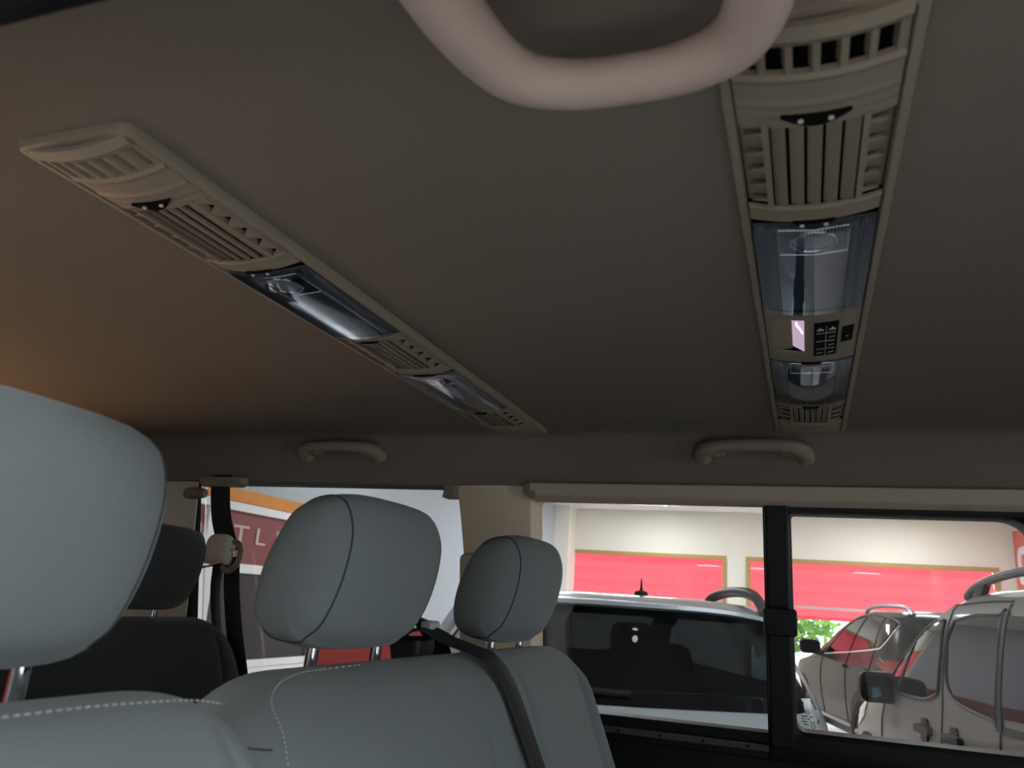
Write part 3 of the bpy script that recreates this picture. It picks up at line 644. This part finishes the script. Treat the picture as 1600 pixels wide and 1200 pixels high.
# ceiling lights: square panels added to light floor and room, then small downlights
k = 0
for x, y in ((-3.7, -1.9), (-1.6, -2.2), (2.2, -1.9), (2.7, 6.4), (-2.6, 7.4), (-2.6, 11.2), (1.4, 11.2), (-2.6, 14.4), (1.4, 14.4)):
    if True:
        t = thing('added_panel_light', 'square white panel light added to the showroom ceiling', 'ceiling light', (x, y, ZC-.03), 0, 'added showroom panel lights')
        mb = MB(); mb.loft([[(x+a, y+b, ZC+c) for a, b in rrect(-q, q, -q, q, .02)] for c, q in ((0, .52), (-.03, .52), (-.03, .48), (-.015, .48))], cap=False); emit('frame', mb, 'white', t)
        mb = MB(); mb.box((x-.49, y-.49, ZC-.02), (x+.49, y+.49, ZC-.012)); emit('diffuser', mb, 'lightpanel', t, smooth=False)

for x, y in ((.4, 2.5), (1.0, 3.4), (-.6, 2.9), (1.9, 2.7), (-2.75, 15.0), (-2.45, 15.2)):
    t = thing('downlight', 'small round recessed downlight in the showroom ceiling', 'downlight', (x, y, ZC-.01), 0, 'showroom downlights')
    mb = MB(); mb.lathe([(.055, 0), (.055, -.006), (.03, -.006), (.03, .0)], (x, y, ZC), 'z', 16); emit('ring', mb, 'white', t)
    mb = MB(); mb.lathe([(0, -.003), (.02, -.003), (.02, 0)], (x, y, ZC), 'z', 16); emit('bulb', mb, 'lightpanel', t)

# ================================================================== CARS
def lerp(xs, ys, x):
    if x <= xs[0]: return ys[0]
    for i in range(1, len(xs)):
        if x <= xs[i]: return ys[i-1]+(ys[i]-ys[i-1])*(x-xs[i-1])/(xs[i]-xs[i-1])
    return ys[-1]
class Car:
    def __init__(s, name, label, origin, h, slices, paint, n=6, group='parked cars in the showroom', openz=None):
        s.sl = slices; s.z = [q[0] for q in slices]; s.n = n; s.paint = paint
        L = math.hypot(*h); rot = math.atan2(h[1], h[0])
        s.t = thing(name, label, 'car', (origin[0], origin[1], G), rot, group)
        rings = []; N = 72
        zz = []
        for a, b in zip(s.z, s.z[1:]):
            m = max(1, int((b-a)/.05)); zz += [a+(b-a)*i/m for i in range(m)]
        zz.append(s.z[-1])
        for z in zz:
            lr, lf, w = s.at(z); lc, a = (lr+lf)/2, (lf-lr)/2; r = []
            for k in range(N):
                th = 2*pi*k/N; c, q = math.cos(th), math.sin(th)
                r.append((lc+a*math.copysign(abs(c)**(2/n), c), w*math.copysign(abs(q)**(2/n), q), z))
            rings.append(r)
        mb = MB(); mb.loft(rings)
        if openz:        # window openings: drop the skin between belt and roof except at the pillars
            keep = []
            for q in mb.f:
                if len(q) == 4:
                    z = sum(mb.v[i][2] for i in q)/4; l = sum(mb.v[i][0] for i in q)/4; y = sum(mb.v[i][1] for i in q)/4
                    lr, lf, w = s.at(z)
                    if openz[0] < z < openz[1] and (abs(y) < w*.86 or (lr+.45 < l < lf-.25 and abs(l-(lr+1.15)) > .06)): continue
                keep.append(q)
            mb.f = keep
        s.body = emit('body', mb, paint, s.t, local=True, angle=30)
    def at(s, z): return tuple(lerp(s.z, [q[i] for q in s.sl], z) for i in (1, 2, 3))
    def side(s, l, z, d):
        lr, lf, w = s.at(z); lc, a = (lr+lf)/2, (lf-lr)/2
        return (l, w*max(0, 1-min(1, abs((l-lc)/a))**s.n)**(1/s.n)-d, z)
    def rear(s, y, z, d):
        lr, lf, w = s.at(z); lc, a = (lr+lf)/2, (lf-lr)/2
        return (lc-a*max(0, 1-min(1, abs(y/w))**s.n)**(1/s.n)+d, y, z)
    def on(s, name, poly, m, where='side', th=.008, sm=True, parent=None, sc=6):
        us = [p[0] for p in poly]; vs = [p[1] for p in poly]
        mb = MB(); mb.decal(poly, getattr(s, where), th, frange(min(us), max(us), sc*2)[1:-1], frange(min(vs), max(vs), sc)[1:-1])
        return emit(name, mb, m, parent or s.t, local=True, angle=40)
    def line(s, name, pts, m, r=.006, where='side', d=-.001, parent=None):
        mb = MB(); mb.tube([getattr(s, where)(u, v, d) for u, v in spline(pts, 5, False)], r, 6); return emit(name, mb, m, parent or s.t, local=True)
    def wheel(s, l, y, r, w=.2):
        sg = 1 if y > 0 else -1
        mb = MB(); mb.lathe([(r*.62, sg*-w/2), (r*.96, sg*-w/2), (r, sg*-w*.3), (r, sg*w*.3), (r*.96, sg*w/2), (r*.66, sg*w/2), (r*.62, sg*w*.35)], (l, y, r), 'y', 28)
        t = emit('wheel', mb, 'rubber', s.t, local=True)
        mb = MB(); mb.lathe([(r*.64, sg*w*.2), (r*.64, sg*w*.42), (r*.55, sg*w*.40), (r*.5, sg*w*.3), (r*.12, sg*w*.38), (0, sg*w*.38)], (l, y, r), 'y', 28)
        for k in range(5):
            a = k*2*pi/5; mb.tube([(l+.1*r*math.cos(a), y+sg*w*.42, r+.1*r*math.sin(a)), (l+.35*r*math.cos(a), y+sg*w*.42, r+.35*r*math.sin(a)), (l+.6*r*math.cos(a), y+sg*w*.40, r+.6*r*math.sin(a))], .035, 6)
        emit('rim', mb, 'alloy', t, local=True)

# --- grey-beige people carrier at the right, seen along its left side
hv = Vector((-.245, .97)).normalized()
org = Vector((.908, 5.309))-1.1*hv+.885*Vector((hv.y, -hv.x))
c = Car('minivan', 'grey-beige minivan with roof rail and black door handles, far right', org, hv,
        [(.20, .06, 3.55, .80), (.35, 0, 3.72, .89), (.65, 0, 3.76, .905), (.85, .02, 3.66, .905), (.98, .03, 3.40, .895), (1.06, .04, 3.05, .888), (1.14, .05, 2.90, .884), (1.3, .07, 2.64, .866), (1.5, .1, 2.27, .834), (1.62, .13, 2.0, .80), (1.70, .16, 1.72, .752), (1.745, .24, 1.5, .67), (1.775, .45, 1.3, .46)], M['taupe'])
c.on('front_door_window', spline([(1.95, 1.525), (1.74, 1.555), (1.69, 1.52), (1.69, 1.18), (1.75, 1.10), (1.98, 1.06), (2.5, 1.06), (2.66, 1.09), (2.34, 1.34)], 3), 'carglass')
for nm_, o_ in (('front', spline([(1.95, 1.525), (1.74, 1.555), (1.69, 1.52), (1.69, 1.18), (1.75, 1.10), (1.98, 1.06), (2.5, 1.06), (2.66, 1.09), (2.34, 1.34)], 2)), ('slide', spline([(1.54, 1.56), (1.0, 1.60), (.955, 1.59), (.955, 1.07), (1.0, 1.05), (1.40, 1.09), (1.55, 1.17), (1.585, 1.32)], 2))):
    c.line('window_rubber', [(p.x, p.y) for p in o_]+[(o_[0].x, o_[0].y)], 'carblack', .010, d=-.008)
c.on('quarter_pillar', [(2.34, 1.07), (2.40, 1.07), (2.20, 1.41), (2.17, 1.41)], 'carblack', th=.014)
c.on('sliding_door_window', [(p.x, p.y) for p in spline([(1.54, 1.56), (1.0, 1.60), (.955, 1.59), (.955, 1.07), (1.0, 1.05), (1.40, 1.09), (1.55, 1.17), (1.585, 1.32)], 4)], 'carglass')
c.on('pillar_strip', [(.955, 1.62), (.90, 1.62), (.90, 1.0), (.955, 1.0)], 'carblack', th=.012)
c.on('rear_side_window', [(.89, 1.60), (.25, 1.58), (.22, 1.2), (.30, 1.09), (.89, 1.07)], 'carglass')
for pts in ([(1.62, 1.66), (1.635, 1.4), (1.64, 1.1), (1.66, .7), (1.66, .4)], [(.92, 1.66), (.915, 1.3), (.93, .9), (.93, .5)], [(2.62, 1.02), (2.7, .8), (2.7, .5)], [(1.62, 1.655), (1.2, 1.675), (.92, 1.675)], [(2.5, 1.16), (2.2, 1.44), (1.95, 1.60), (1.70, 1.66)]):
    c.line('door_seam', pts, 'carblack', .007)
for l in (1.90, 1.47):
    c.on('door_handle', rrect(l-.11, l+.11, .855, .905, .022), 'carblack', th=.035)
    c.on('handle_recess', rrect(l-.05, l+.05, .80, .95, .03), 'gloss', th=.012)
c.on('slide_rail', [(.88, 1.03), (.25, 1.04), (.25, 1.005), (.88, .99)], 'carblack', th=.012)
c.on('fuel_flap', rrect(.35, .62, .68, .92, .04), 'taupe', th=.008)
c.line('flap_seam', rrect(.35, .62, .68, .92, .04)[::2], 'carblack', .004)
mb = MB(); mb.tube(spline([(1.62, .71, 1.70), (1.45, .71, 1.775), (1.05, .71, 1.83), (.6, .70, 1.845), (.3, .70, 1.83)], 5, False), [.016]+[.026]*19+[.02], 10); emit('roof_rail', mb, mat('rail_grey', (120, 112, 112), .4, .3), c.t, local=True)
mb = MB(); mb.loft([[(l+a, .71+b, 1.70+q) for a, b in rrect(-.06, .06, -.02, .02, .01)] for l, q in ((1.46, -.01), (1.40, .05), (1.37, .09))]); emit('rail_foot', mb, 'carblack', c.t, local=True)
t = MB(); t.loft([[(2.50+d, 1.0+a, 1.07+b) for a, b in rrect(-.14*q, .12*q, -.10*q, .11*q, .06*q)] for d, q in ((-.05, .92), (-.04, 1), (.03, 1), (.10, .8), (.15, .5))]); mi = emit('mirror', t, 'black', c.t, local=True)
mb = MB(); mb.loft([[(2.445+d, 1.0+a, 1.07+b) for a, b in rrect(-.105, .09, -.07, .08, .045)] for d in (-.004, .006)]); g = emit('mirror_glass_and_glint', mb, 'carglass', mi, local=True)
mb = MB(); mb.prism([(.985, 1.02), (1.045, 1.0), (1.05, 1.075), (.995, 1.08)], lambda y, z: (2.437, y, z), lambda y, z: (2.441, y, z)); emit('painted_glint', mb, 'cyan_reflection', g, local=True, smooth=False)  # cyan reflection painted as a patch on the mirror glass
mb = MB(); mb.tube([(2.53, .87, 1.05), (2.52, .90, 1.03), (2.52, .95, 1.02)], .035, 8); emit('mirror_stem', mb, 'carblack', c.t, local=True)
c.on('head_lamp', [(3.1, .97), (3.45, .88), (3.6, .74), (3.35, .72), (3.12, .82)], 'clearlamp')
for l in (3.05, .55):
    c.wheel(l, .80, .31)
    c.on('wheel_arch', [(l+.40*math.cos(a), .31+.40*math.sin(a)) for a in frange(-.25, pi+.25, 16)], 'carblack', th=.006)
    c.wheel(l, -.80, .31)

# --- grey SUV beyond it
hk = Vector((-.25, .97)).normalized()
org = Vector((.442, 10.589))-1.0*hk+.905*Vector((hk.y, -hk.x))
c = Car('suv', 'dark grey SUV with red tail lamp and roof rails, seen through the front window', org, hk,
        [(.24, -.40, 3.75, .80), (.36, -.55, 3.95, .895), (.60, -.60, 4.0, .92), (.80, -.56, 3.95, .925), (.95, -.50, 3.75, .92), (1.03, -.47, 3.2, .91), (1.10, -.45, 2.86, .895), (1.25, -.38, 2.45, .845), (1.4, -.32, 2.10, .795), (1.52, -.26, 1.75, .74), (1.60, -.20, 1.45, .69), (1.65, -.1, 1.2, .60), (1.68, .1, .9, .4)], M['graphite'])
c.on('rear_side_window', [(p.x, p.y) for p in spline([(.26, 1.565), (.08, 1.55), (-.06, 1.51), (.02, 1.40), (.12, 1.31), (.25, 1.275)], 3)], 'carglass')
c.on('rear_door_window', [(.30, 1.585), (.82, 1.585), (.92, 1.40), (1.0, 1.20), (.30, 1.265)], 'carglass')
c.on('front_door_window', [(.89, 1.58), (1.12, 1.56), (1.45, 1.44), (1.95, 1.13), (1.06, 1.195)], 'carglass')
c.line('window_chrome', [(-.09, 1.52), (-.01, 1.39), (.10, 1.29), (.25, 1.25), (1.0, 1.185), (2.0, 1.115)], 'chrome', .008)
c.line('window_chrome', [(2.0, 1.12), (1.5, 1.45), (1.12, 1.585), (.6, 1.61), (.1, 1.575), (-.08, 1.53)], 'carblack', .010)
for pts in ([(.27, 1.25), (.32, 1.0), (.55, .80), (.62, .6), (.62, .34)], [(1.04, 1.18), (1.10, .9), (1.10, .34)], [(2.05, 1.1), (2.12, .8), (2.05, .4)]): c.line('door_seam', pts, 'carblack', .007)
for l in (1.20, .45): c.on('door_handle', rrect(l-.11, l+.10, 1.00, 1.04, .018), 'graphite', th=.035)
c.on('sill_trim', [(.98, .36), (2.3, .36), (2.3, .40), (1.0, .40)], 'alloy', th=.02)
mb = MB(); mb.tube(spline([(-.12, .56, 1.63), (0, .57, 1.69), (.2, .575, 1.715), (.8, .58, 1.72), (1.2, .57, 1.69), (1.35, .56, 1.63)], 5, False), .022, 8); emit('roof_rail', mb, 'alloy', c.t, local=True)
mb = MB(); mb.loft([[(2.25+d, 1.02+a, 1.17+b) for a, b in rrect(-.14*q, .12*q, -.08*q, .10*q, .05*q)] for d, q in ((-.05, .9), (-.03, 1), (.05, .95), (.13, .6))]); emit('mirror', mb, 'gloss', c.t, local=True)
mb = MB(); mb.tube([(2.2, .84, 1.12), (2.22, .9, 1.11), (2.24, .97, 1.12)], .03, 8); emit('mirror_stem', mb, 'carblack', c.t, local=True)
c.on('tail_lamp', [(.10, 1.12), (-.30, 1.16), (-.42, 1.13), (-.42, 1.02), (-.1, 1.03)], 'redlamp', th=.015)
c.on('tail_lamp', [(.86, 1.17), (.50, 1.12), (.52, 1.0), (.87, .98)], 'redlamp', 'rear', th=.015)
c.on('tail_lamp', [(.86, .975), (.55, .99), (.60, .86), (.84, .82)], 'clearlamp', 'rear', th=.012)
c.on('rear_window', [(.50, 1.55), (-.50, 1.55), (-.62, 1.18), (.62, 1.18)], 'carglass', 'rear')
for l in (.55, 3.05):
    c.wheel(l, .83, .35); c.wheel(l, -.81, .35)
    c.on('wheel_arch', [(l+.45*math.cos(a), .35+.45*math.sin(a)) for a in frange(-.2, pi+.2, 16)], 'carblack', th=.006)

# --- silver SUV right outside, its tail towards the van
hs = Vector((-.423, .906)).normalized()
c = Car('suv', 'silver SUV with wide dark rear window and roof antenna, just outside', (-.545, 3.137), hs,
        [(.25, .10, 4.2, .80), (.42, 0, 4.35, .88), (.75, 0, 4.38, .90), (.92, .05, 4.3, .90), (1.04, .08, 3.6, .885), (1.10, .10, 3.2, .87), (1.20, .15, 2.9, .835), (1.35, .24, 2.55, .76), (1.47, .31, 2.2, .695), (1.52, .33, 2.0, .66), (1.545, .40, 1.8, .60), (1.562, .6, 1.6, .40)], M['silver'], n=7, openz=(1.16, 1.49))
c.on('rear_window', [(p[0], p[1]) for p in [(-.735, 1.16), (-.60, 1.145), (0, 1.14), (.60, 1.145), (.735, 1.16), (.66, 1.36), (.60, 1.485), (.3, 1.50), (-.3, 1.50), (-.60, 1.485), (-.66, 1.36)]], 'privacy', 'rear', th=.004, sc=8)
c.on('rear_side_window', [(.42, 1.495), (1.9, 1.495), (2.5, 1.15), (.45, 1.15)], 'privacy', th=.004)
mb = MB(); mb.box((.3, -.80, .70), (3.2, .80, .74)); mb.box((2.75, -.78, .74), (3.05, .78, 1.12)); emit('interior', mb, 'carblack', c.t, local=True)
mb = MB(); mb.slab(lambda u, v, q: (1.0+.25*(1.1-v)+q, u, v), -.66, .66, .74, 1.16, 8, 6, .12); emit('rear_seatback', mb, 'void', c.t, local=True)
for y in (-.38, .38):
    mb = MB(); mb.loft([[(2.0-.3*(z-.9)+a*1.0, y+b, z) for a, b in rrect(-.06*q, .06*q, -.25*q, .25*q, .05*q)] for z, q in ((.74, .95), (1.0, 1), (1.2, .9), (1.26, .7))]); st_ = emit('front_seatback', mb, 'void', c.t, local=True)
    for xo_, zo_ in ((1.88, 1.33), (1.12, 1.25)):
        mb = MB(); mb.loft([[(xo_+a, y+b, zo_+dz) for a, b in rrect(-.045*q, .045*q, -.13*q, .13*q, .04*q)] for dz, q in ((-.12, .55), (-.10, .8), (-.05, 1), (.03, .98), (.07, .85), (.09, .6))]); emit('headrest', mb, 'void', c.t, local=True)
mb = MB(); mb.slab(lambda u, v, q: (.30+.35*v-.05*(1-(u/.6)**2)*(1-v), u, 1.525+.03*v-.035*(u/.6)**4+q), -.60, .60, 0, 1, 16, 3, -.016); emit('spoiler', mb, M['silver'], c.t, local=True)
c.line('wiper', [(.05, 1.185), (.25, 1.19), (.55, 1.205)], 'carblack', .013, 'rear', -.018)
mb = MB(); mb.lathe([(.035, 0), (.03, .02), (.010, .025), (.006, .035), (.003, .078), (0, .08)], (.70, -.13, 1.56), 'z', 12); emit('antenna', mb, 'black', c.t, local=True)
for s in (-1, 1):
    mb = MB(); mb.tube(spline([(.36, s*.585, 1.52), (.45, s*.585, 1.58), (.58, s*.58, 1.605), (.8, s*.58, 1.605), (.95, s*.56, 1.58), (1.02, s*.55, 1.53)], 5, False), [.024]*26, 10); emit('roof_rail', mb, mat('suv_rail', (92, 78, 76), .45, .2), c.t, local=True)
for s in (-1, 1): c.on('tail_lamp', [(s*.88, 1.02), (s*.60, 1.04), (s*.60, .90), (s*.88, .88)], 'redlamp', 'rear', th=.012)
for l in (.85, 3.45):
    c.wheel(l, .79, .33); c.wheel(l, -.79, .33)
# --- white car parked outside beyond the far window
ho = Vector((-.9, .43)).normalized()
c = Car('parked_car', 'white car parked outdoors, glimpsed under the red blind', (3.4, 19.6), ho,
        [(.2, .1, 3.9, .75), (.4, 0, 4.1, .85), (.7, 0, 4.1, .86), (.9, .05, 3.3, .85), (1.0, .12, 2.9, .82), (1.3, .5, 2.1, .68), (1.42, .8, 1.7, .5)], M['whitecar'], group='parked cars outdoors')
c.on('side_window', [(.7, 1.3), (2.0, 1.3), (2.7, 1.0), (.5, 1.0)], 'carglass')
for l in (.75, 3.3): c.wheel(l, .76, .3); c.wheel(l, -.76, .3)

# ================================================================== OUTDOORS
mb = MB(); mb.box((-40, YF+.25, G-.2), (40, 70, G-.02)); struct(emit('ground', mb, 'asphalt', smooth=False))
mb = MB(); mb.box((-40, -40, G-.25), (40, YF+.25, G-.11)); struct(emit('ground_near', mb, 'asphalt', smooth=False))
def tree(x, y, h, label):
    t = thing('tree', label, 'tree', (x, y, G), 0, 'trees beyond the far window')
    mb = MB(); mb.tube([(x, y, G), (x+.05, y, G+h*.3), (x-.05, y, G+h*.6)], [.12, .1, .05], 8); emit('trunk', mb, 'bark', t)
    mb = MB()
    for i in range(1500):
        a = Vector((random.gauss(0, 1), random.gauss(0, 1), random.gauss(0, 1))).normalized()*random.random()**.4
        p = Vector((x+a.x*h*.36, y+a.y*h*.36, G+h*.55+a.z*h*.48)); u = Vector((random.gauss(0, 1), random.gauss(0, 1), random.gauss(0, 1))).normalized(); w = u.orthogonal().normalized(); r = .13
        mb.add([p-u*r-w*r*.5, p+u*r-w*r*.5, p+u*r+w*r*.5, p-u*r+w*r*.5], [(0, 1, 2, 3)])
    emit('foliage', mb, 'leaf', t, smooth=False)
tree(-.6, 24, 4.2, 'leafy green tree outdoors, left edge of the gap below the blind')
tree(-2.6, 27, 4.6, 'green tree outdoors, hidden mostly behind the silver car')

# ================================================================== LIGHT
def area(name, loc, target, size, power, col):
    l = bpy.data.lights.new(name, 'AREA'); l.size = size; l.energy = power; l.color = col
    o = bpy.data.objects.new(name, l); C.objects.link(o); o.location = Vector(loc)+Vector((0, 0, H))
    o.rotation_euler = (Vector(target)-Vector(loc)).to_track_quat('-Z', 'Y').to_euler(); return o
glow_light = area('roof_glow_light', (-2.15, 1.0, -.48), (-1.62, .55, .3), .2, 4.0, (1, .6, .33)); glow_light.data.spread = math.radians(85)  # warm light added for the roof glow; no fitting exists
w = bpy.data.worlds.new('World'); bpy.context.scene.world = w; w.use_nodes = True
bg = w.node_tree.nodes['Background']; bg.inputs[0].default_value = (.86, .95, 1, 1); bg.inputs[1].default_value = 4

# ================================================================== CAMERA
r_, u_, f_ = (Vector(q) for q in ((0.94019892, 0.33422987, 0.06569917), (0.02813285, -0.2684133, 0.96289295), (-0.33946211, 0.90346261, 0.26176474)))
cd = bpy.data.cameras.new('camera'); cd.sensor_width = 36; cd.lens = 1244.83/1600*36; cd.clip_start = .02; cd.clip_end = 200
cd.dof.use_dof = True; cd.dof.focus_distance = 1.3; cd.dof.aperture_fstop = 11
co = bpy.data.objects.new('camera', cd); C.objects.link(co)
mw = Matrix((r_, u_, -f_)).transposed().to_4x4(); mw.translation = (0, 0, H); co.matrix_world = mw
sc = bpy.context.scene; sc.camera = co
sc.view_settings.view_transform = 'Standard'; sc.view_settings.look = 'None'; sc.view_settings.gamma = 1; sc.view_settings.exposure = 0
